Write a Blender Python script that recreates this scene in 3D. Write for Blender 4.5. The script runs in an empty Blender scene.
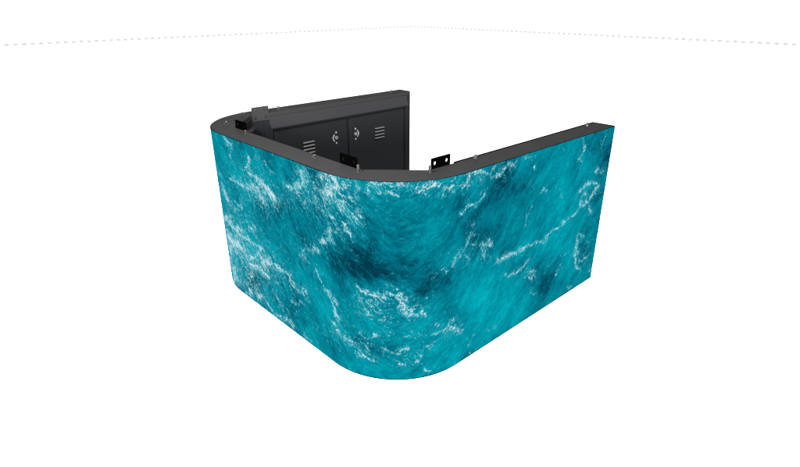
import bpy, bmesh, math, random
import numpy as np
from mathutils import Vector, Matrix

scene = bpy.context.scene
COL = scene.collection
random.seed(4)

# ------------------------------------------------------------------ camera
cam_data = bpy.data.cameras.new('camera')
cam = bpy.data.objects.new('camera', cam_data)
COL.objects.link(cam)
PITCH, YAW, ROLL = 0.41494, 0.81995, -0.00146
fw = Vector((math.cos(PITCH) * math.cos(YAW), math.cos(PITCH) * math.sin(YAW), -math.sin(PITCH)))
rt = Vector((math.sin(YAW), -math.cos(YAW), 0.0))
up = rt.cross(fw)
rt, up = (math.cos(ROLL) * rt + math.sin(ROLL) * up), (-math.sin(ROLL) * rt + math.cos(ROLL) * up)
m = Matrix((rt, up, -fw)).transposed().to_4x4()
m.translation = (-1.25074, -1.39367, 1.67419)
cam.matrix_world = m
cam_data.sensor_width = 36.0
cam_data.sensor_fit = 'HORIZONTAL'
cam_data.lens = 36.0 * 530.8 / 800.0
cam_data.clip_start = 0.05
cam_data.clip_end = 500.0
scene.camera = cam

# ------------------------------------------------------------------ light
WORLD = 2.15
world = bpy.data.worlds.new('World')
scene.world = world
world.use_nodes = True
bg = world.node_tree.nodes['Background']
bg.inputs['Color'].default_value = (1, 1, 1, 1)
bg.inputs['Strength'].default_value = WORLD

def area_lamp(name, loc, target, size, power):
    ld = bpy.data.lights.new(name, 'AREA')
    ld.shape = 'RECTANGLE'
    ld.size, ld.size_y = size
    ld.energy = power
    lo = bpy.data.objects.new(name, ld)
    COL.objects.link(lo)
    lo.location = loc
    d = Vector(target) - Vector(loc)
    lo.rotation_euler = d.to_track_quat('-Z', 'Y').to_euler()
    return lo

area_lamp('left_softbox', (-1.3, 0.3, 2.5), (0.3, 0.7, 1.0), (0.7, 0.7), 430.0)
area_lamp('front_softbox', (-2.7, -4.2, 1.68), (0.9, 1.7, 0.9), (3.0, 0.9), 3600.0)

vs = scene.view_settings
vs.view_transform = 'Standard'
vs.look = 'None'
vs.exposure = 0.0
vs.gamma = 1.0
vs.use_curve_mapping = False

# ------------------------------------------------------------------ materials
def srgb(r, g, b):
    f = lambda c: c / 12.92 if c <= 0.04045 else ((c + 0.055) / 1.055) ** 2.4
    return (f(r / 255), f(g / 255), f(b / 255), 1.0)

def mat(name, col, rough=0.5, metal=0.0, spec=0.5, grain=0.0, grain_scale=400.0, bump=0.0, smudge=0.0):
    M = bpy.data.materials.new(name)
    M.use_nodes = True
    nt = M.node_tree
    b = nt.nodes['Principled BSDF']
    b.inputs['Base Color'].default_value = (*col[:3], 1)
    b.inputs['Roughness'].default_value = rough
    b.inputs['Metallic'].default_value = metal
    b.inputs['Specular IOR Level'].default_value = spec
    if grain or bump or smudge:
        tc = nt.nodes.new('ShaderNodeTexCoord')
        n = nt.nodes.new('ShaderNodeTexNoise')
        n.inputs['Scale'].default_value = grain_scale
        n.inputs['Detail'].default_value = 3
        nt.links.new(tc.outputs['Object'], n.inputs['Vector'])
        n2 = nt.nodes.new('ShaderNodeTexNoise')
        n2.inputs['Scale'].default_value = 5.0
        n2.inputs['Detail'].default_value = 5
        nt.links.new(tc.outputs['Object'], n2.inputs['Vector'])
        if grain:
            mr = nt.nodes.new('ShaderNodeMapRange')
            mr.inputs['From Min'].default_value = 0.3
            mr.inputs['From Max'].default_value = 0.7
            mr.inputs['To Min'].default_value = 1 - grain
            mr.inputs['To Max'].default_value = 1 + grain
            nt.links.new(n.outputs['Fac'], mr.inputs['Value'])
            vm = nt.nodes.new('ShaderNodeVectorMath')
            vm.operation = 'SCALE'
            vm.inputs[0].default_value = col[:3]
            nt.links.new(mr.outputs['Result'], vm.inputs['Scale'])
            nt.links.new(vm.outputs['Vector'], b.inputs['Base Color'])
        if smudge:
            mr = nt.nodes.new('ShaderNodeMapRange')
            mr.inputs['From Min'].default_value = 0.3
            mr.inputs['From Max'].default_value = 0.7
            mr.inputs['To Min'].default_value = max(0.02, rough - smudge)
            mr.inputs['To Max'].default_value = min(1, rough + smudge)
            nt.links.new(n2.outputs['Fac'], mr.inputs['Value'])
            nt.links.new(mr.outputs['Result'], b.inputs['Roughness'])
        if bump:
            bp = nt.nodes.new('ShaderNodeBump')
            bp.inputs['Strength'].default_value = bump
            bp.inputs['Distance'].default_value = 0.001
            nt.links.new(n.outputs['Fac'], bp.inputs['Height'])
            nt.links.new(bp.outputs['Normal'], b.inputs['Normal'])
    return M

M_FLOOR = mat('white_floor', (0.86, 0.86, 0.86), 0.9, spec=0.0, grain=0.01, grain_scale=3)
M_EDGE = mat('grey_edge', (0.33, 0.33, 0.33), 0.9, spec=0.0, grain=0.05, grain_scale=3)
M_TOP = mat('charcoal_powder_coat', (0.0078, 0.0077, 0.0077), 0.6, spec=0.004, grain=0.10, bump=0.12, smudge=0.08)
M_DOOR = mat('dark_door_coat', (0.0040, 0.0045, 0.0048), 0.45, spec=0.01, grain=0.08, bump=0.08, smudge=0.08)
M_FASCIA = mat('fascia_coat', (0.0076, 0.0076, 0.0081), 0.45, spec=0.02, grain=0.08, bump=0.08, smudge=0.08)
M_BLACK = mat('black_coat', (0.0002, 0.0002, 0.0002), 0.6, spec=0.0, grain=0.10, bump=0.1)
M_PLATE_LIT = mat('lit_plate_coat', (0.0076, 0.0076, 0.0076), 0.5, spec=0.03, grain=0.08, bump=0.1, smudge=0.1)  # lighter coat for the rear joint plate, its light put into the colour
M_STEEL = mat('zinc_steel', (0.028, 0.028, 0.029), 0.40, metal=1.0, grain=0.1, smudge=0.1)
M_SLAT = mat('bare_slat_edge', (0.042, 0.042, 0.042), 0.45, spec=0.1, grain=0.06, smudge=0.1)
M_MARK = mat('white_print', (0.10, 0.10, 0.10), 0.5, spec=0.1, grain=0.03)
M_KNOB = mat('satin_knob', (0.045, 0.045, 0.047), 0.35, spec=0.2, grain=0.05)

# ------------------------------------------------------------------ sea picture shown on the screen (in screen metres: s along the wall, z up)
FOAM = [
([(2.937, 0.996), (2.931, 0.96), (2.871, 0.945)], 0.0146, 0.9),
([(2.889, 0.903), (2.874, 0.879)], 0.0174, 0.8),
([(2.7, 0.945), (2.682, 0.936), (2.724, 0.891), (2.715, 0.87)], 0.0164, 0.9),
([(2.715, 0.87), (2.631, 0.843), (2.574, 0.822)], 0.0166, 0.8),
([(2.592, 0.825), (2.526, 0.804), (2.469, 0.774), (2.454, 0.762)], 0.0214, 0.95),
([(2.604, 0.957), (2.556, 0.954)], 0.0106, 0.6),
([(2.502, 0.936), (2.463, 0.933)], 0.0103, 0.5),
([(3.105, 0.777), (3.018, 0.732)], 0.0093, 0.5),
([(2.91, 0.744), (2.757, 0.756), (2.661, 0.759)], 0.0177, 0.7),
([(2.661, 0.759), (2.589, 0.744), (2.559, 0.696)], 0.033, 0.6),
([(3.063, 0.651), (3.003, 0.606)], 0.0311, 0.9),
([(3.093, 0.495), (3.036, 0.501)], 0.0255, 0.8),
([(3.021, 0.48), (2.943, 0.441), (2.874, 0.471)], 0.0219, 0.8),
([(3.102, 0.408), (3.03, 0.366)], 0.0258, 0.8),
([(2.976, 0.501), (2.961, 0.555), (2.841, 0.606)], 0.0123, 0.4),
([(2.787, 0.519), (2.709, 0.543)], 0.0117, 0.5),
([(2.886, 0.426), (2.763, 0.444)], 0.0182, 0.6),
([(2.316, 0.87), (2.229, 0.867)], 0.0245, 0.7),
([(3.072, 0.351), (3.0, 0.324), (2.892, 0.327)], 0.0386, 0.9),
([(3.075, 0.228), (3.012, 0.279)], 0.0261, 0.8),
([(3.096, 0.135), (3.045, 0.093), (3.117, 0.024)], 0.0265, 0.8),
([(2.85, 0.432), (2.724, 0.426), (2.67, 0.423), (2.622, 0.378)], 0.018, 0.7),
([(2.82, 0.282), (2.793, 0.324), (2.691, 0.36), (2.652, 0.342), (2.589, 0.336)], 0.0152, 0.8),
([(2.64, 0.303), (2.574, 0.357)], 0.0348, 0.9),
([(2.829, 0.249), (2.712, 0.264), (2.595, 0.246)], 0.0153, 0.95),
([(2.532, 0.357), (2.472, 0.354), (2.382, 0.36), (2.367, 0.33)], 0.0168, 0.8),
([(2.355, 0.306), (2.31, 0.3), (2.247, 0.321)], 0.0188, 0.8),
([(2.853, 0.162), (2.778, 0.225), (2.685, 0.234)], 0.0125, 0.6),
([(2.889, 0.087), (2.835, 0.057)], 0.0254, 0.9),
([(2.247, 0.519), (2.124, 0.609)], 0.0252, 0.5),
([(2.883, 0.033), (2.874, 0.03)], 0.0192, 0.9),
([(2.766, 0.075), (2.742, 0.072)], 0.0309, 0.9),
([(2.682, 0.087), (2.625, 0.03)], 0.0181, 0.7),
([(2.544, 0.171), (2.49, 0.096)], 0.0173, 0.7),
([(2.58, 0.033), (2.373, 0.033)], 0.0149, 0.7),
([(2.373, 0.192), (2.301, 0.201), (2.241, 0.24)], 0.0138, 0.6),
([(2.223, 0.294), (2.205, 0.291)], 0.0156, 0.5),
([(2.049, 0.39), (1.992, 0.339), (1.959, 0.303)], 0.0146, 0.8),
([(1.98, 0.261), (1.932, 0.201)], 0.0147, 0.8),
([(2.286, 0.027), (2.238, 0.027)], 0.0167, 0.7),
([(2.211, 0.891), (2.16, 0.927)], 0.0377, 0.8),
([(2.052, 0.987), (2.037, 0.978)], 0.0177, 0.9),
([(1.95, 0.993), (1.923, 0.981), (1.92, 0.951)], 0.0214, 0.9),
([(2.004, 0.915), (1.98, 0.903)], 0.0264, 0.7),
([(1.977, 0.93), (1.959, 0.906)], 0.0109, 0.7),
([(1.893, 0.894), (1.839, 0.885)], 0.0128, 0.7),
([(1.863, 0.876), (1.833, 0.867)], 0.0106, 0.7),
([(1.929, 0.864), (1.893, 0.849)], 0.026, 0.7),
([(1.746, 0.987), (1.716, 0.99), (1.647, 0.993)], 0.0164, 0.7),
([(1.812, 0.96), (1.767, 0.954), (1.716, 0.93)], 0.0124, 0.5),
([(1.686, 0.933), (1.647, 0.909)], 0.0123, 0.7),
([(1.914, 0.78), (1.884, 0.768)], 0.0218, 0.9),
([(1.941, 0.729), (1.866, 0.807)], 0.0266, 0.4),
([(2.001, 0.804), (1.974, 0.792)], 0.0223, 0.6),
([(2.001, 0.726), (1.962, 0.699)], 0.0226, 0.7),
([(2.04, 0.663), (2.025, 0.654)], 0.0185, 0.8),
([(2.124, 0.609), (2.085, 0.597)], 0.0239, 0.7),
([(2.229, 0.531), (2.211, 0.525)], 0.025, 0.6),
([(1.854, 0.825), (1.83, 0.837)], 0.0214, 0.7),
([(2.112, 0.459), (2.088, 0.408), (1.98, 0.372), (2.004, 0.327)], 0.0147, 0.8),
([(1.956, 0.318), (1.953, 0.291)], 0.0193, 0.9),
([(1.986, 0.258), (1.983, 0.237)], 0.0147, 0.8),
([(1.854, 0.477), (1.83, 0.456), (1.785, 0.435), (1.734, 0.441), (1.689, 0.45), (1.644, 0.447), (1.623, 0.405), (1.599, 0.39)], 0.0137, 0.9),
([(1.731, 0.438), (1.713, 0.417)], 0.0181, 0.7),
([(1.662, 0.471), (1.632, 0.465), (1.617, 0.423)], 0.009, 0.7),
([(1.842, 0.423), (1.833, 0.393)], 0.023, 0.6),
([(1.812, 0.384), (1.746, 0.384)], 0.0185, 0.6),
([(1.749, 0.348), (1.716, 0.354)], 0.0185, 0.6),
([(1.974, 0.228), (1.932, 0.207), (1.89, 0.195)], 0.0197, 0.7),
([(1.83, 0.258), (1.8, 0.243), (1.761, 0.258)], 0.0119, 0.7),
([(1.71, 0.279), (1.701, 0.279)], 0.0187, 0.6),
([(1.626, 0.273), (1.617, 0.27)], 0.0187, 0.5),
([(1.788, 0.189), (1.809, 0.147)], 0.0144, 0.8),
([(1.845, 0.135), (1.821, 0.123)], 0.0196, 0.8),
([(1.794, 0.105), (1.788, 0.105)], 0.0147, 0.7),
([(1.695, 0.174), (1.644, 0.171), (1.62, 0.186)], 0.012, 0.9),
([(1.641, 0.084), (1.608, 0.069)], 0.0147, 0.7),
([(1.665, 0.981), (1.623, 0.99)], 0.0245, 0.7),
([(1.665, 0.918), (1.644, 0.903)], 0.0103, 0.8),
([(1.56, 0.972), (1.536, 0.954)], 0.0123, 0.6),
([(1.53, 0.99), (1.485, 0.975)], 0.0164, 0.5),
([(1.521, 0.969), (1.476, 0.951)], 0.0103, 0.8),
([(1.452, 0.924), (1.419, 0.918), (1.389, 0.948)], 0.0168, 0.8),
([(1.35, 0.921), (1.263, 0.972), (1.173, 0.978), (1.14, 0.99)], 0.0152, 0.7),
([(1.341, 0.813), (1.299, 0.825), (1.224, 0.846), (1.191, 0.861), (1.194, 0.879)], 0.0132, 0.8),
([(1.251, 0.747), (1.281, 0.699), (1.308, 0.648), (1.311, 0.618)], 0.0183, 0.7),
([(1.362, 0.609), (1.374, 0.573)], 0.0227, 0.7),
([(1.308, 0.597), (1.278, 0.555)], 0.0185, 0.5),
([(1.443, 0.57), (1.434, 0.567)], 0.018, 0.7),
([(1.203, 0.624), (1.146, 0.603), (1.191, 0.576), (1.161, 0.549)], 0.0142, 0.7),
([(1.131, 0.555), (1.113, 0.537)], 0.0147, 0.6),
([(1.272, 0.642), (1.188, 0.621)], 0.007, 0.5),
([(1.644, 0.459), (1.623, 0.423), (1.587, 0.396), (1.527, 0.375)], 0.018, 0.8),
([(1.557, 0.399), (1.524, 0.36)], 0.0137, 0.9),
([(1.644, 0.414), (1.611, 0.393)], 0.0136, 0.8),
([(1.542, 0.435), (1.494, 0.447)], 0.0068, 0.5),
([(1.488, 0.555), (1.425, 0.543)], 0.0134, 0.6),
([(1.512, 0.54), (1.503, 0.537)], 0.0089, 0.7),
([(1.404, 0.264), (1.359, 0.288)], 0.0193, 0.7),
([(1.476, 0.306), (1.467, 0.297)], 0.0188, 0.5),
([(1.074, 0.117), (1.011, 0.117)], 0.0134, 0.6),
([(1.479, 0.234), (1.452, 0.24)], 0.0191, 0.7),
([(1.413, 0.246), (1.335, 0.201)], 0.0241, 0.6),
([(1.521, 0.174), (1.488, 0.186)], 0.0193, 0.5),
([(1.56, 0.126), (1.548, 0.126)], 0.0146, 0.6),
([(1.518, 0.057), (1.467, 0.009)], 0.0099, 0.9),
([(1.227, 0.102), (1.191, 0.126)], 0.013, 0.5),
([(1.215, 0.03), (1.203, 0.012)], 0.0106, 0.8),
([(1.107, 0.93), (1.053, 0.945), (0.978, 0.957)], 0.0187, 0.8),
([(1.161, 0.984), (1.131, 0.984)], 0.0182, 0.7),
([(1.089, 0.99), (1.065, 0.99)], 0.014, 0.6),
([(0.942, 0.993), (0.852, 0.993)], 0.0122, 0.6),
([(0.804, 0.93), (0.792, 0.921)], 0.0102, 0.9),
([(0.585, 0.81), (0.573, 0.801)], 0.011, 0.8),
([(0.573, 0.987), (0.564, 0.984)], 0.0109, 0.6),
([(0.351, 0.993), (0.333, 0.951), (0.312, 0.891), (0.342, 0.867)], 0.0232, 0.85),
([(0.111, 0.987), (0.135, 0.933)], 0.0186, 0.6),
([(0.153, 0.741), (0.03, 0.732)], 0.0188, 0.6),
([(0.315, 0.681), (0.264, 0.699), (0.144, 0.678), (0.072, 0.63), (0.117, 0.618), (0.174, 0.579), (0.246, 0.579), (0.306, 0.603), (0.291, 0.621)], 0.0181, 0.8),
([(0.252, 0.648), (0.225, 0.63)], 0.0184, 0.7),
([(0.612, 0.492), (0.564, 0.507), (0.45, 0.534), (0.366, 0.558), (0.312, 0.558)], 0.0182, 0.95),
([(0.729, 0.738), (0.651, 0.765)], 0.0134, 0.8),
([(0.603, 0.765), (0.495, 0.66)], 0.011, 0.35),
([(0.174, 0.528), (0.144, 0.507)], 0.019, 0.9),
([(0.156, 0.516), (0.228, 0.447)], 0.0096, 0.4),
([(0.882, 0.606), (0.855, 0.648), (0.786, 0.678)], 0.0104, 0.7),
([(0.267, 0.381), (0.177, 0.366)], 0.0189, 0.6),
([(0.837, 0.846), (0.792, 0.795)], 0.0154, 0.4),
([(1.035, 0.489), (0.945, 0.504), (0.867, 0.501), (0.786, 0.501), (0.732, 0.495)], 0.0178, 0.9),
([(0.732, 0.495), (0.606, 0.474)], 0.0165, 0.8),
([(0.978, 0.375), (0.897, 0.354), (0.807, 0.351), (0.762, 0.396)], 0.0158, 0.7),
([(0.732, 0.282), (0.711, 0.249)], 0.0227, 0.6),
([(0.876, 0.267), (0.849, 0.264)], 0.0165, 0.5),
([(0.717, 0.192), (0.693, 0.171)], 0.0231, 0.5),
([(0.567, 0.276), (0.465, 0.294), (0.36, 0.3)], 0.0119, 0.45),
([(0.441, 0.18), (0.411, 0.219)], 0.0124, 0.6),
([(0.264, 0.369), (0.27, 0.321), (0.234, 0.243), (0.225, 0.144), (0.168, 0.108)], 0.0189, 0.85),
([(0.186, 0.177), (0.09, 0.165), (0.051, 0.18)], 0.0132, 0.7),
([(0.096, 0.3), (0.069, 0.291)], 0.0199, 0.6),
([(0.057, 0.075), (0.03, 0.066)], 0.0137, 0.6),
([(0.327, 0.033), (0.252, 0.012)], 0.0162, 0.7)]
LACE = [(2.838, 0.879, 18.08, 14.909, 52.533, 0.12), (2.562, 0.831, 24.576, 21.471, 73.297, 0.14), (3.045, 0.267, 17.046, 10.192, 15.205, 0.18), (2.751, 0.294, 17.355, 16.956, 39.221, 0.12), (2.313, 0.108, 62.034, 86.518, 176.082, 0.12), (1.977, 0.834, 56.169, 40.75, 141.241, 0.16), (1.473, 0.969, 123.54, -79.271, 528.86, 0.18), (1.857, 0.42, 82.19, 97.801, 359.042, 0.12), (1.668, 0.12, 28.154, 4.638, 301.967, 0.14), (1.926, 0.204, 74.192, 87.709, 212.719, 0.12), (1.551, 0.249, 57.352, -57.181, 326.195, 0.12), (0.129, 0.822, 75.686, -35.848, 76.804, 0.12), (0.813, 0.438, 36.118, -69.47, 201.06, 0.08), (1.293, 0.843, 165.278, -71.52, 230.574, 0.1), (1.704, 0.963, 16.762, 9.895, 275.745, 0.35), (2.004, 0.942, 35.763, 48.092, 190.175, 0.35), (2.217, 0.792, 36.483, 78.11, 276.318, 0.2), (2.979, 0.357, 11.627, 7.474, 15.144, 0.2), (2.661, 0.18, 12.836, 16.678, 37.743, 0.22), (1.896, 0.159, 44.616, 58.619, 153.114, 0.2), (1.689, 0.405, 55.102, 15.856, 364.213, 0.25), (2.034, 0.645, 58.907, 56.184, 153.321, 0.25), (0.189, 0.621, 44.013, -35.3, 103.691, 0.2), (0.135, 0.21, 52.559, -29.95, 54.993, 0.2), (1.377, 0.591, 141.226, -127.492, 392.809, 0.2), (1.419, 0.252, 154.438, -118.526, 318.419, 0.25), (1.203, 0.594, 210.369, -100.526, 256.564, 0.2), (0.792, 0.309, 84.525, -77.696, 186.727, 0.2), (1.269, 0.954, 51.42, -77.519, 334.122, 0.2), (1.596, 0.114, 71.635, -17.636, 153.147, 0.12), (1.089, 0.951, 111.623, -105.061, 443.585, 0.2), (2.547, 0.756, 36.403, 49.713, 173.106, 0.2)]
TONE = [(1.665, 0.654, 9.569, 0.224, 29.968, -0.19), (1.017, 0.858, 21.971, -18.848, 70.355, -0.22), (1.506, 0.501, 36.943, -39.46, 195.452, -0.13), (1.86, 0.672, 385.377, 35.717, 88.688, -0.28), (0.129, 0.822, 38.44, -17.39, 34.578, -0.2), (2.355, 0.753, 29.423, 34.48, 113.231, -0.2), (2.7, 0.165, 34.344, 40.722, 90.45, -0.2), (0.585, 0.234, 36.732, -39.071, 94.437, -0.15), (1.224, 0.663, 104.841, -33.457, 80.804, -0.2), (1.782, 0.627, 2930.277, 101.432, 166.14, -1.0), (1.848, 0.615, 2456.741, 187.702, 414.596, -0.7), (1.92, 0.597, 170.429, 88.373, 276.075, -0.4), (1.731, 0.564, 799.524, 238.72, 2530.471, -0.7), (1.662, 0.534, 2065.225, 12.456, 1105.559, -0.5), (1.482, 0.513, 226.28, -112.144, 474.462, -0.6), (1.563, 0.477, 1348.299, -325.845, 2377.677, -0.5), (1.404, 0.456, 3457.758, -876.974, 2268.919, -0.5), (1.383, 0.366, 416.191, -68.993, 133.414, -0.4), (1.593, 0.633, 527.303, -137.942, 1700.4, -0.5), (1.707, 0.693, 14.954, 2.084, 36.253, -0.3), (0.99, 0.891, 211.735, -90.799, 286.727, -0.7), (1.077, 0.837, 184.692, -71.894, 210.792, -0.4), (0.048, 0.864, 87.772, -42.988, 94.717, -0.6), (0.0, 0.447, 130.866, -46.082, 36.738, -0.4), (1.245, 0.684, 214.542, -78.42, 203.536, -0.4), (0.69, 0.573, 200.772, -119.246, 305.066, -0.45), (0.621, 0.213, 219.017, -83.723, 129.225, -0.6), (0.882, 0.42, 394.164, -154.423, 300.791, -0.4), (0.465, 0.156, 150.648, -71.036, 119.069, -0.3), (0.132, 0.243, 144.674, -58.733, 74.877, -0.45), (1.101, 0.666, 127.13, -47.06, 115.476, -0.25), (1.212, 0.021, 1397.883, -893.489, 1622.717, -0.6), (2.346, 0.156, 332.535, 124.509, 184.806, -0.7), (2.286, 0.102, 961.766, 1399.717, 2831.947, -0.5), (2.76, 0.153, 159.94, 137.129, 281.47, -0.6), (2.871, 0.135, 874.699, 516.864, 896.76, -0.6), (3.015, 0.021, 420.789, 315.975, 560.893, -0.5), (2.406, 0.723, 785.186, 396.341, 995.625, -0.6), (2.58, 0.639, 172.959, 120.251, 317.02, -0.5), (2.853, 0.687, 233.796, 168.377, 462.579, -0.4), (2.283, 0.933, 402.452, 176.885, 530.891, -0.6), (2.457, 0.969, 487.87, 254.342, 831.521, -0.45), (2.058, 0.924, 509.687, 168.129, 473.445, -0.6), (2.094, 0.99, 413.602, 700.193, 2999.493, -0.5), (1.836, 0.909, 341.359, 218.406, 1409.248, -0.3), (1.938, 0.489, 1061.514, 188.17, 370.994, -0.5), (2.196, 0.642, 600.086, 218.173, 459.305, -0.4), (1.767, 0.156, 685.801, 238.151, 1228.268, -0.5), (1.848, 0.216, 1126.599, 619.918, 1968.325, -0.4), (1.668, 0.222, 237.177, 13.634, 896.262, -0.25), (1.389, 0.846, 502.269, -133.559, 471.427, -0.35), (2.784, 0.999, 356.022, 764.21, 3904.489, -0.4), (2.247, 0.573, 26.955, 21.471, 55.055, -0.15), (0.279, 0.948, 585.391, -489.562, 2021.912, -0.3), (2.055, 0.345, 241.784, 45.101, 53.391, 0.3), (1.215, 0.327, 40.635, -34.305, 78.086, 0.3), (1.101, 0.366, 44.059, -17.28, 34.5, 0.2), (0.477, 0.69, 70.035, -30.272, 64.625, 0.35), (0.3, 0.825, 239.93, -94.131, 169.47, 0.3), (1.383, 0.114, 87.55, -67.58, 147.42, 0.3), (2.52, 0.894, 24.891, 40.003, 165.391, 0.12), (0.474, 0.45, 40.436, -46.466, 133.632, 0.25), (1.464, 0.72, 283.218, -31.456, 110.584, 0.15), (1.704, 0.963, 95.254, 20.194, 540.471, 0.15), (1.929, 0.0, 126.404, 196.47, 423.414, 0.2), (0.618, 0.402, 58.073, -47.404, 119.483, 0.15), (0.996, 0.177, 55.288, -54.322, 118.054, 0.2), (0.219, 0.078, 97.913, -91.527, 202.659, 0.12), (2.946, 0.828, 71.229, 30.025, 53.508, 0.1), (2.727, 0.411, 75.47, 73.398, 182.648, 0.3), (2.934, 0.531, 22.153, 23.157, 65.313, 0.1)]


def sea_material():
    M = bpy.data.materials.new('lit_sea_screen')
    M.use_nodes = True
    nt = M.node_tree
    N = nt.nodes
    b = N['Principled BSDF']
    def link(a, c): nt.links.new(a, c)
    def attr(n):
        a = N.new('ShaderNodeAttribute'); a.attribute_name = n; return a
    def math_(op, a, c=None, clamp=False):
        x = N.new('ShaderNodeMath'); x.operation = op; x.use_clamp = clamp
        for i, v in enumerate((a, c)):
            if v is None: continue
            if isinstance(v, (int, float)): x.inputs[i].default_value = v
            else: link(v, x.inputs[i])
        return x.outputs[0]
    def noise(vec, scale, detail, rough=0.55, dist=0.0):
        n = N.new('ShaderNodeTexNoise')
        n.inputs['Scale'].default_value = scale; n.inputs['Detail'].default_value = detail
        n.inputs['Roughness'].default_value = rough; n.inputs['Distortion'].default_value = dist
        link(vec, n.inputs['Vector']); return n.outputs['Fac']
    def maprange(v, a, c, d=0.0, e=1.0, smooth=True):
        mr = N.new('ShaderNodeMapRange')
        mr.interpolation_type = 'SMOOTHSTEP' if smooth else 'LINEAR'
        for i, q in zip(('Value', 'From Min', 'From Max', 'To Min', 'To Max'), (v, a, c, d, e)):
            if isinstance(q, (int, float)): mr.inputs[i].default_value = q
            else: link(q, mr.inputs[i])
        return mr.outputs['Result']
    def stretch(vec, sx, sy):
        mp = N.new('ShaderNodeMapping'); mp.inputs['Scale'].default_value = (sx, sy, 1); link(vec, mp.inputs['Vector']); return mp.outputs['Vector']
    sea = attr('sea').outputs['Vector']
    plain = attr('flat').outputs['Vector']
    tone = attr('tone').outputs['Fac']
    foam = attr('foam').outputs['Fac']
    # water tone
    n_big = noise(stretch(sea, 0.5, 1.0), 7.0, 4, 0.6, 0.4)
    n_streak = noise(stretch(sea, 0.62, 1.0), 30.0, 7, 0.70, 1.1)
    n_fine = noise(stretch(sea, 0.7, 1.0), 105.0, 5, 0.75, 0.6)
    t = math_('ADD', tone, math_('MULTIPLY', math_('SUBTRACT', n_big, 0.5), 0.9))
    t = math_('ADD', t, math_('MULTIPLY', math_('SUBTRACT', n_streak, 0.5), 0.66))
    n_mid = noise(stretch(sea, 0.45, 1.0), 15.0, 5, 0.65, 1.0)
    t = math_('ADD', t, math_('MULTIPLY', math_('SUBTRACT', n_mid, 0.5), 0.55))
    t = math_('ADD', t, math_('MULTIPLY', math_('SUBTRACT', n_fine, 0.5), 0.70))
    # pale wisps just under the surface
    n_w = noise(stretch(sea, 0.4, 1.0), 22.0, 4, 0.55, 1.4)
    wisp = math_('SUBTRACT', 1.0, math_('MULTIPLY', math_('ABSOLUTE', math_('SUBTRACT', n_w, 0.5)), 14.0), True)
    t = math_('ADD', t, math_('MULTIPLY', wisp, 0.16))
    ramp = N.new('ShaderNodeValToRGB')
    e = ramp.color_ramp.elements
    e[0].position = 0.0; e[0].color = srgb(0, 58, 76)
    e[1].position = 1.0; e[1].color = srgb(4, 184, 198)
    for pos, c in ((0.2, (0, 92, 112)), (0.42, (0, 122, 142)), (0.62, (0, 144, 161)), (0.8, (1, 162, 178))):
        q = e.new(pos); q.color = srgb(*c)
    link(t, ramp.inputs['Fac'])
    # foam: ridged lace thresholded by the foam density
    n1 = noise(stretch(sea, 0.5, 1.0), 34.0, 3, 0.5, 1.2)
    n2 = noise(stretch(sea, 0.7, 1.0), 72.0, 3, 0.5, 1.0)
    r1 = math_('SUBTRACT', 1.0, math_('MULTIPLY', math_('ABSOLUTE', math_('SUBTRACT', n1, 0.5)), 7.0), True)
    r2 = math_('SUBTRACT', 1.0, math_('MULTIPLY', math_('ABSOLUTE', math_('SUBTRACT', n2, 0.5)), 6.0), True)
    # cellular lace: thin walls of foam round warped cells
    wn = N.new('ShaderNodeTexNoise'); wn.inputs['Scale'].default_value = 30.0; wn.inputs['Detail'].default_value = 2
    link(plain, wn.inputs['Vector'])
    wv = N.new('ShaderNodeVectorMath'); wv.operation = 'MULTIPLY_ADD'
    link(wn.outputs['Color'], wv.inputs[0]); wv.inputs[1].default_value = (0.05, 0.05, 0); link(sea, wv.inputs[2])
    def cells(scale, width):
        v = N.new('ShaderNodeTexVoronoi'); v.feature = 'DISTANCE_TO_EDGE'; v.voronoi_dimensions = '2D'
        v.inputs['Scale'].default_value = scale
        link(wv.outputs['Vector'], v.inputs['Vector'])
        return maprange(v.outputs['Distance'], 0.0, width, 1.0, 0.0)
    c1, c2 = cells(34.0, 0.13), cells(76.0, 0.20)
    lace = math_('MAXIMUM', c1, math_('MULTIPLY', c2, 0.85))
    lace = math_('ADD', math_('MULTIPLY', lace, 0.44), math_('ADD', math_('MULTIPLY', r1, 0.40), math_('MULTIPLY', r2, 0.30)))
    speck = noise(plain, 150.0, 3, 0.6)
    clump = noise(plain, 30.0, 4, 0.65, 0.5)
    val = math_('ADD', foam, math_('MULTIPLY', math_('SUBTRACT', lace, 0.50), 1.4))
    val = math_('ADD', val, math_('MULTIPLY', math_('SUBTRACT', speck, 0.5), 0.22))
    val = math_('ADD', val, math_('MULTIPLY', math_('SUBTRACT', clump, 0.5), 0.85))
    fil = maprange(val, 0.64, 1.36)
    veil = maprange(math_('ADD', foam, math_('MULTIPLY', math_('SUBTRACT', clump, 0.5), 0.8)), 0.24, 1.0, 0.0, 0.32)
    fm = math_('MAXIMUM', fil, veil)
    framp = N.new('ShaderNodeValToRGB')
    e = framp.color_ramp.elements
    e[0].position = 0.0; e[0].color = srgb(8, 172, 190)
    e[1].position = 1.0; e[1].color = srgb(206, 233, 238)
    q = e.new(0.5); q.color = srgb(70, 196, 210)
    link(fm, framp.inputs['Fac'])
    mix = N.new('ShaderNodeMix'); mix.data_type = 'RGBA'
    link(math_('MULTIPLY', fm, 1.15, True), mix.inputs['Factor'])
    link(ramp.outputs['Color'], mix.inputs['A'])
    link(framp.outputs['Color'], mix.inputs['B'])
    b.inputs['Base Color'].default_value = (0.0, 0.0, 0.0, 1)
    b.inputs['Roughness'].default_value = 0.6
    b.inputs['Specular IOR Level'].default_value = 0.0
    link(mix.outputs['Result'], b.inputs['Emission Color'])
    b.inputs['Emission Strength'].default_value = 1.0
    return M

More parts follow.
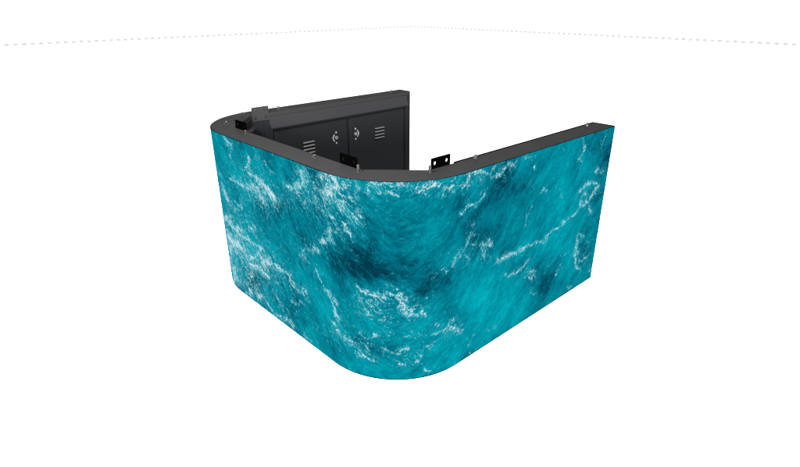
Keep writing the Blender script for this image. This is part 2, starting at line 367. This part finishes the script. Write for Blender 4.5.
# ------------------------------------------------------------------ builders
def link_mesh(name, bm, material, parent=None, bevel=0.0):
    me = bpy.data.meshes.new(name)
    bmesh.ops.recalc_face_normals(bm, faces=bm.faces)
    bm.to_mesh(me); bm.free()
    o = bpy.data.objects.new(name, me)
    COL.objects.link(o)
    me.materials.append(material)
    if parent is not None: o.parent = parent
    if bevel:
        md = o.modifiers.new('bevel', 'BEVEL')
        md.width = bevel; md.segments = 2; md.limit_method = 'ANGLE'; md.angle_limit = math.radians(40)
    return o

def add_box(bm, a, b, T=lambda p: p):
    vs_ = [bm.verts.new(T((x, y, z))) for x in (a[0], b[0]) for y in (a[1], b[1]) for z in (a[2], b[2])]
    for f in ((0, 1, 3, 2), (4, 6, 7, 5), (0, 4, 5, 1), (2, 3, 7, 6), (0, 2, 6, 4), (1, 5, 7, 3)):
        bm.faces.new([vs_[i] for i in f])

def add_prism(bm, poly, z0, z1):
    lo = [bm.verts.new((x, y, z0)) for x, y in poly]
    hi = [bm.verts.new((x, y, z1)) for x, y in poly]
    bm.faces.new(lo[::-1]); bm.faces.new(hi)
    n = len(poly)
    for i in range(n):
        bm.faces.new((lo[i], lo[(i + 1) % n], hi[(i + 1) % n], hi[i]))

def add_section(bm, prof, u0, u1, T):
    # a profile of (v, z) points swept along u
    A_ = [bm.verts.new(T((u0, v, z))) for v, z in prof]
    B_ = [bm.verts.new(T((u1, v, z))) for v, z in prof]
    bm.faces.new(A_); bm.faces.new(B_[::-1])
    n = len(prof)
    for i in range(n):
        bm.faces.new((A_[i], A_[(i + 1) % n], B_[(i + 1) % n], B_[i]))

def add_rod(bm, c, r, z0, z1, n=16, r1=None):
    r1 = r if r1 is None else r1
    lo = [bm.verts.new((c[0] + r * math.cos(2 * math.pi * i / n), c[1] + r * math.sin(2 * math.pi * i / n), z0)) for i in range(n)]
    hi = [bm.verts.new((c[0] + r1 * math.cos(2 * math.pi * i / n), c[1] + r1 * math.sin(2 * math.pi * i / n), z1)) for i in range(n)]
    bm.faces.new(lo[::-1]); bm.faces.new(hi)
    for i in range(n):
        bm.faces.new((lo[i], lo[(i + 1) % n], hi[(i + 1) % n], hi[i]))

def plate_mesh(outline, holes, thick, T):
    # flat plate in (u, z) with round holes, given real thickness along v
    bm = bmesh.new()
    loops = [outline] + [[(h[0] + h[2] * math.cos(2 * math.pi * i / 18), h[1] + h[2] * math.sin(2 * math.pi * i / 18)) for i in range(18)] for h in holes]
    edges = []
    for lp in loops:
        v = [bm.verts.new((x, 0, z)) for x, z in lp]
        edges += [bm.edges.new((v[i], v[(i + 1) % len(v)])) for i in range(len(v))]
    bmesh.ops.triangle_fill(bm, use_beauty=True, use_dissolve=False, edges=edges)
    ex = bmesh.ops.extrude_face_region(bm, geom=list(bm.faces))
    for g in ex['geom']:
        if isinstance(g, bmesh.types.BMVert): g.co.y += thick
    for v in bm.verts:
        v.co = Vector(T(tuple(v.co)))
    return bm

def round_rect(x0, x1, z0, z1, r, n=5):
    out = []
    for cx, cz, a0 in ((x1 - r, z0 + r, -90), (x1 - r, z1 - r, 0), (x0 + r, z1 - r, 90), (x0 + r, z0 + r, 180)):
        for i in range(n + 1):
            a = math.radians(a0 + 90 * i / n)
            out.append((cx + r * math.cos(a), cz + r * math.sin(a)))
    return out

# ------------------------------------------------------------------ setting: a big white floor with its far corner behind the wall
FX, FY = 25.2, 25.7
bm = bmesh.new()
add_box(bm, (-30, -30, -0.12), (FX, FY, 0.0))
floor = link_mesh('floor', bm, M_FLOOR)
floor['kind'] = 'structure'
bm = bmesh.new()
d = 0.30
x = 1.0
while x < FX:
    add_box(bm, (x, FY, -0.05), (x + d * 0.55, FY + 0.03, 0.095)); x += d
y = 2.0
while y < FY:
    add_box(bm, (FX, y, -0.05), (FX + 0.03, y + d * 0.55, 0.095)); y += d
edge = link_mesh('floor_edge', bm, M_EDGE)
edge['kind'] = 'structure'

# ------------------------------------------------------------------ the wall: plan dimensions in metres
W, A, B, R1, R2, TH, H = 1.8808, 1.7653, 1.7874, 0.4284, 0.4604, 0.1366, 1.0
SK = 0.006                                       # thickness of the LED skin
C1, C2 = 0.487, 1.365                            # chamfers of the two inner corners: x+y and y-x
LEN = [A - R1, R1 * math.pi / 2, W - R1 - R2, R2 * math.pi / 2, B - R2]
CUM = np.cumsum([0.0] + LEN)

def plan(s, off):
    """point of the outer outline at arc length s, moved in by off"""
    if s <= CUM[1]: return (A - s, off)
    if s <= CUM[2]:
        a = -math.pi / 2 - (s - CUM[1]) / R1; r = R1 - off
        return (R1 + r * math.cos(a), R1 + r * math.sin(a))
    if s <= CUM[3]: return (off, R1 + s - CUM[2])
    if s <= CUM[4]:
        a = math.pi - (s - CUM[3]) / R2; r = R2 - off
        return (R2 + r * math.cos(a), W - R2 + r * math.sin(a))
    return (R2 + s - CUM[4], W - off)

wall = bpy.data.objects.new('curved_display', None)
COL.objects.link(wall)
wall.empty_display_size = 0.2
wall['label'] = 'U-shaped curved LED display showing turquoise foaming sea water, standing on the white floor'
wall['category'] = 'display'

# LED skin: a black shell with the lit face on its outside
bm = bmesh.new()
ss = np.linspace(0, CUM[-1], 260)
o_ = [plan(s, 0.0012) for s in ss]; i_ = [plan(s, SK) for s in ss]
rings = []
for a_, b_ in zip(o_, i_):
    rings.append([bm.verts.new((*a_, 0.0)), bm.verts.new((*a_, 0.9992)), bm.verts.new((*b_, 0.9992)), bm.verts.new((*b_, 0.0))])
for k in range(len(rings) - 1):
    for j in range(4):
        bm.faces.new((rings[k][j], rings[k][(j + 1) % 4], rings[k + 1][(j + 1) % 4], rings[k + 1][j]))
bm.faces.new(rings[0]); bm.faces.new(rings[-1][::-1])
panel = link_mesh('led_panel', bm, M_BLACK, wall)

def screen_face():
    ns, nz = 760, 150
    S = np.linspace(0.0035, CUM[-1] - 0.0035, ns)
    Z = np.linspace(0.0065, 0.9985, nz)
    P = np.array([plan(s, 0.0) for s in S])
    co = np.zeros((ns, nz, 3))
    co[:, :, :2] = P[:, None, :]
    co[:, :, 2] = Z[None, :]
    SS, ZZ = np.meshgrid(S, Z, indexing='ij')
    tone = np.full(SS.shape, 0.50)
    foam = np.full(SS.shape, 0.11) + 0.07 * np.clip((SS - 1.7) / 0.8, 0, 1)
    # a soft warp keeps the strokes from reading as drawn lines
    rng = np.random.RandomState(3)
    ws, wz = np.zeros_like(SS), np.zeros_like(SS)
    for k in range(40):
        f = rng.uniform(10, 160); th = rng.uniform(0, math.pi); ph = rng.uniform(0, 6.28, 2); am = 0.15 / f
        arg = f * (SS * math.cos(th) + ZZ * math.sin(th))
        ws += am * np.sin(arg + ph[0]); wz += am * np.sin(arg + ph[1])
    SW, ZW = SS + ws, ZZ + wz
    for s0, z0, a, b_, c, v in TONE:
        ds, dz = SW - s0, ZW - z0
        q = a * ds * ds + 2 * b_ * ds * dz + c * dz * dz
        tone += v * (0.46 if v < -0.35 else 0.45) * np.exp(-0.55 * q)
    for s0, z0, a, b_, c, v in LACE:
        ds, dz = SW - s0, ZW - z0
        q = a * ds * ds + 2 * b_ * ds * dz + c * dz * dz
        foam += 0.85 * v * np.exp(-0.8 * q)
    add = np.zeros_like(SS)
    for pts, w, st in FOAM:
        w = max(w * 0.68, 0.0068)
        best = np.full(SS.shape, 1e9)
        for (s0, z0), (s1, z1) in zip(pts[:-1], pts[1:]):
            dx, dz = s1 - s0, z1 - z0
            L2 = dx * dx + dz * dz + 1e-9
            tt = np.clip(((SW - s0) * dx + (ZW - z0) * dz) / L2, 0, 1)
            best = np.minimum(best, (SW - s0 - tt * dx) ** 2 + (ZW - z0 - tt * dz) ** 2)
        add = np.maximum(add, st * 0.54 * np.exp(-best / (w * w)) + 0.20 * st * np.exp(-best / (8 * w * w)))
    foam = np.clip(foam + add, 0, 1.15)
    # beyond the part the photograph shows (the back wing), carry the same sea on
    hid = np.clip((SS - 3.2) / 0.1, 0, 1)
    ext = 0.10 + 0.55 * np.clip(np.sin(9 * SS + 7 * ZZ + 2 * np.sin(5 * ZZ)) - 0.55, 0, 1)
    foam = foam * (1 - hid) + ext * hid
    tone = np.clip(tone, 0.06, 1.05)
    # flow frame: streaks fall towards the front corner from both sides
    slope = -0.75 + 1.65 / (1 + np.exp(-(S - 1.68) / 0.14))
    h = np.concatenate([[0], np.cumsum(0.5 * (slope[1:] + slope[:-1]) * np.diff(S))])
    sea = np.zeros((ns, nz, 3))
    sea[:, :, 0] = SS * 1.2
    sea[:, :, 1] = (ZZ - h[:, None]) * (1 / np.sqrt(1 + slope[:, None] ** 2) * 0.25 + 0.75)
    flat = np.zeros((ns, nz, 3)); flat[:, :, 0] = SS; flat[:, :, 1] = ZZ
    idx = np.arange(ns * nz).reshape(ns, nz)
    f = np.stack([idx[:-1, :-1], idx[:-1, 1:], idx[1:, 1:], idx[1:, :-1]], -1).reshape(-1, 4)
    me = bpy.data.meshes.new('screen_face')
    me.from_pydata(co.reshape(-1, 3).tolist(), [], f.tolist())
    for n, d_ in (('tone', tone), ('foam', foam)):
        at = me.attributes.new(n, 'FLOAT', 'POINT'); at.data.foreach_set('value', d_.astype(np.float32).ravel())
    for n, d_ in (('sea', sea), ('flat', flat)):
        at = me.attributes.new(n, 'FLOAT_VECTOR', 'POINT'); at.data.foreach_set('vector', d_.astype(np.float32).ravel())
    me.polygons.foreach_set('use_smooth', [True] * len(me.polygons))
    me.materials.append(sea_material())
    me.update()
    o = bpy.data.objects.new('screen_face', me)
    COL.objects.link(o)
    o.parent = panel
    return o
screen_face()

# cabinets ------------------------------------------------------------
GAP = 0.0014
def straight(u0, u1, T, doors, post_l, post_r, dark_strip):
    """one straight cabinet; u runs along it, v from its inner face outward"""
    D = TH - SK
    bm = bmesh.new()
    add_box(bm, (u0 + GAP, 0.022, 0.0), (u1 - GAP, D, 0.972), T)      # body behind the doors
    body = link_mesh('cabinet_body', bm, M_DOOR, wall, 0.0015)
    bm = bmesh.new()
    add_box(bm, (u0 + GAP, 0.0, 0.972), (u1 - GAP, D, 1.0), T)
    link_mesh('top_plate', bm, M_TOP, wall, 0.0018)
    bm = bmesh.new()
    add_box(bm, (u0 + GAP, 0.002, 0.02), (u0 + post_l, 0.022, 0.9715), T)
    link_mesh('side_post', bm, M_DOOR, wall, 0.002)
    bm = bmesh.new()
    add_box(bm, (u1 - post_r, 0.002, 0.02), (u1 - GAP, 0.022, 0.9715), T)
    link_mesh('side_post', bm, M_DOOR, wall, 0.002)
    # fascia with its turned-out lower lip
    bm = bmesh.new()
    prof = [(0.0215, 0.9712), (-0.001, 0.9712), (-0.003, 0.938), (-0.026, 0.904), (-0.026, 0.897), (0.0215, 0.897)]
    add_section(bm, prof, u0 + 0.045, u1 - 0.034, T)
    link_mesh('fascia', bm, M_FASCIA, wall, 0.0015)
    return body

def door(u0, u1, T, lock_u, side, vent_u):
    bm = bmesh.new()
    z0, z1 = 0.06, 0.872
    # slab with softly turned edges
    e = 0.016
    P_ = [(u0, 0.020), (u0 + 0.003, 0.010), (u0 + e, 0.004), (u1 - e, 0.004), (u1 - 0.003, 0.010), (u1, 0.020)]
    lo = [bm.verts.new(T((u, v, z0))) for u, v in P_]
    hi = [bm.verts.new(T((u, v, z1))) for u, v in P_]
    for k in range(5):
        bm.faces.new((lo[k], lo[k + 1], hi[k + 1], hi[k]))
    bm.faces.new(lo); bm.faces.new(hi[::-1])
    bm.faces.new((lo[0], hi[0], hi[5], lo[5]))
    dr = link_mesh('door', bm, M_DOOR, wall, 0.0015)
    f = 0.004
    # louvres: tilted pressed blades
    for k in range(4):
        zc = 0.7555 - 0.0255 * k
        bm = bmesh.new()
        add_section(bm, [(f - 0.0002, zc + 0.0036), (f - 0.010, zc - 0.0030), (f - 0.0092, zc - 0.0046), (f - 0.0002, zc - 0.0036)], vent_u - 0.047, vent_u + 0.047, T)
        link_mesh('louver', bm, M_SLAT, dr, 0.0008)
        bm = bmesh.new()
        add_section(bm, [(f - 0.0002, zc - 0.0050), (f - 0.0012, zc - 0.0052), (f - 0.0012, zc - 0.0150), (f - 0.0002, zc - 0.0150)], vent_u - 0.047, vent_u + 0.047, T)
        link_mesh('vent_slot', bm, M_BLACK, dr)
    # lock knob with its printed turning marks
    bm = bmesh.new()
    n = 24
    rings_ = []
    for r, v in ((0.0130, f), (0.0130, f - 0.007), (0.0113, f - 0.009), (0.004, f - 0.009), (0.004, f - 0.006)):
        rings_.append([bm.verts.new(T((lock_u + r * math.cos(2 * math.pi * i / n), v, 0.746 + r * math.sin(2 * math.pi * i / n)))) for i in range(n)])
    for a_, b_ in zip(rings_[:-1], rings_[1:]):
        for i in range(n): bm.faces.new((a_[i], a_[(i + 1) % n], b_[(i + 1) % n], b_[i]))
    bm.faces.new(rings_[-1])
    link_mesh('lock_knob', bm, M_KNOB, dr)
    bm = bmesh.new()
    def disc(cu, cz, r):
        q0 = [bm.verts.new(T((cu + r * math.cos(2 * math.pi * i / 16), f - 0.0006, cz + r * math.sin(2 * math.pi * i / 16)))) for i in range(16)]
        bm.faces.new(q0)
    disc(lock_u, 0.746 + 0.0385, 0.0066); disc(lock_u, 0.746 - 0.0395, 0.0066)
    prev = None
    for i in range(15):
        a = math.radians(-62 + 124 * i / 14)
        w_ = 0.0046 * (1 - 0.45 * abs(i - 7) / 7)
        pr = []
        for r in (0.0285 - w_, 0.0285 + w_):
            pr.append(bm.verts.new(T((lock_u + side * r * math.cos(a), f - 0.0006, 0.746 + r * math.sin(a)))))
        if prev: bm.faces.new((prev[0], prev[1], pr[1], pr[0]))
        prev = pr
    ex = bmesh.ops.extrude_face_region(bm, geom=list(bm.faces))
    nv = Vector(T((0, -0.0006, 0))) - Vector(T((0, 0, 0)))
    for g in ex['geom']:
        if isinstance(g, bmesh.types.BMVert): g.co += nv
    link_mesh('lock_marking', bm, M_MARK, dr)
    return dr

T_back = lambda p: (p[0], W - TH + p[1], p[2])                 # u = x, v outward = +y
T_side = lambda p: (TH - p[1], p[0], p[2])                     # u = y, v outward = -x
T_right = lambda p: (p[0], TH - p[1], p[2])                    # u = x, v outward = -y

straight(R2, B, T_back, 2, 0.066, 0.045, True)
door(R2 + 0.074, 1.154, T_back, 1.041, -1, 0.800)
door(1.168, B - 0.049, T_back, 1.222, 1, 1.462)
straight(R1, A, T_right, 2, 0.066, 0.045, True)
door(R1 + 0.074, 1.100, T_right, 0.987, -1, 0.745)
door(1.114, A - 0.049, T_right, 1.168, 1, 1.410)
straight(R1, W - R2, T_side, 2, 0.060, 0.060, True)
door(R1 + 0.068, 0.918, T_side, 0.805, -1, 0.600)
door(0.932, W - R2 - 0.068, T_side, 0.990, 1, 1.230)

def corner(seg, cham, name='corner_cabinet'):
    s0, s1 = CUM[seg] + GAP, CUM[seg + 1] - GAP
    out = [plan(s, SK) for s in np.linspace(s0, s1, 40)]
    if seg == 1:
        inner = [(TH, R1 - GAP), (TH, C1 - TH), (C1 - TH, TH), (R1 - GAP, TH)]
    else:
        yi = W - TH
        inner = [(R2 - GAP, yi), (yi - C2, yi), (TH, TH + C2), (TH, W - R2 + GAP)]
    bm = bmesh.new()
    add_prism(bm, out + inner, 0.0, 0.972)
    link_mesh(name, bm, M_DOOR, wall, 0.0015)
    bm = bmesh.new()
    add_prism(bm, out + inner, 0.972, 1.0)
    link_mesh('top_plate', bm, M_TOP, wall, 0.0018)
corner(1, C1)
corner(3, C2)

# small horizontal gusset on the chamfer of the rear corner
bm = bmesh.new()
nx, ny = 0.7071, -0.7071
a_, b_ = Vector((0.272, 0.272 + C2)), Vector((0.372, 0.372 + C2))
n_ = Vector((nx, ny))
q = [a_, b_, b_ + n_ * 0.035 - Vector((0.012, 0.012)), a_ + n_ * 0.045 + Vector((0.004, 0.004))]
add_prism(bm, [tuple(v) for v in q], 0.926, 0.932)
link_mesh('gusset', bm, M_FASCIA, wall, 0.001)

# added dark strips, painting in edge darkening along the inner rim of the right wing and across both wing ends
def dark_strip(a, b):
    bm = bmesh.new()
    add_box(bm, a, b)
    link_mesh('edge_dark_strip', bm, M_BLACK, wall, 0.0012)
dark_strip((R1 + 0.09, TH + 0.0002, 0.968), (A + 0.004, TH + 0.009, 1.0022))
dark_strip((A + 0.0002, 0.0062, 0.02), (A + 0.004, TH, 1.0022))
dark_strip((B + 0.0002, W - TH, 0.02), (B + 0.004, W - 0.0065, 1.0022))

# joint plates over the four seams; lit and shaded sides painted as grey and black
def joint_plate(uc, T, material, small_top, label=None):
    z0, z1 = 0.957, 1.047
    rt_ = 0.0068 if small_top else 0.0085
    rb_ = 0.0105 if small_top else 0.0085
    holes = [(uc - 0.038, 1.0225, rt_), (uc + 0.038, 1.0225, rt_), (uc - 0.038, 0.977, rb_), (uc + 0.038, 0.977, rb_)]
    bm = plate_mesh(round_rect(uc - 0.0605, uc + 0.0605, z0, z1, 0.005), holes, 0.005, lambda p: T((p[0], -0.0055 + p[1], p[2])))
    o = link_mesh('joint_plate', bm, material, wall)
    if label: o['label'] = label
    return o
joint_plate(0.4435, T_back, M_PLATE_LIT, True, 'joint plate with four holes in front of the back wing, painted in a lit tone')
joint_plate(1.418, T_side, M_BLACK, False)  # black coat here and below paints in the shade on these plates
joint_plate(0.430, T_side, M_BLACK, False)
joint_plate(0.4255, T_right, M_BLACK, False)

# levelling bolts standing on the top plates
for x_, y_, hgt in ((0.605, 1.785, .026), (1.625, 1.79, .024), (0.335, 1.785, .020), (0.140, 1.600, .020), (0.111, 1.315, .018),
               (0.103, 0.640, .016), (0.112, 0.330, .030), (0.330, 0.112, .030), (0.640, 0.118, .018), (1.637, 0.110, .024)):
    bm = bmesh.new()
    add_rod(bm, (x_, y_), 0.0125, 1.0001, 1.0025, 20)                # washer
    add_rod(bm, (x_, y_), 0.0098, 1.0026, 1.0105, 6)                 # hex nut
    add_rod(bm, (x_, y_), 0.0066, 1.0106, 1.0 + hgt - 0.002, 14)
    add_rod(bm, (x_, y_), 0.0066, 1.0 + hgt - 0.002, 1.0 + hgt, 14, 0.0048)
    link_mesh('bolt', bm, M_STEEL, wall, 0.0006)
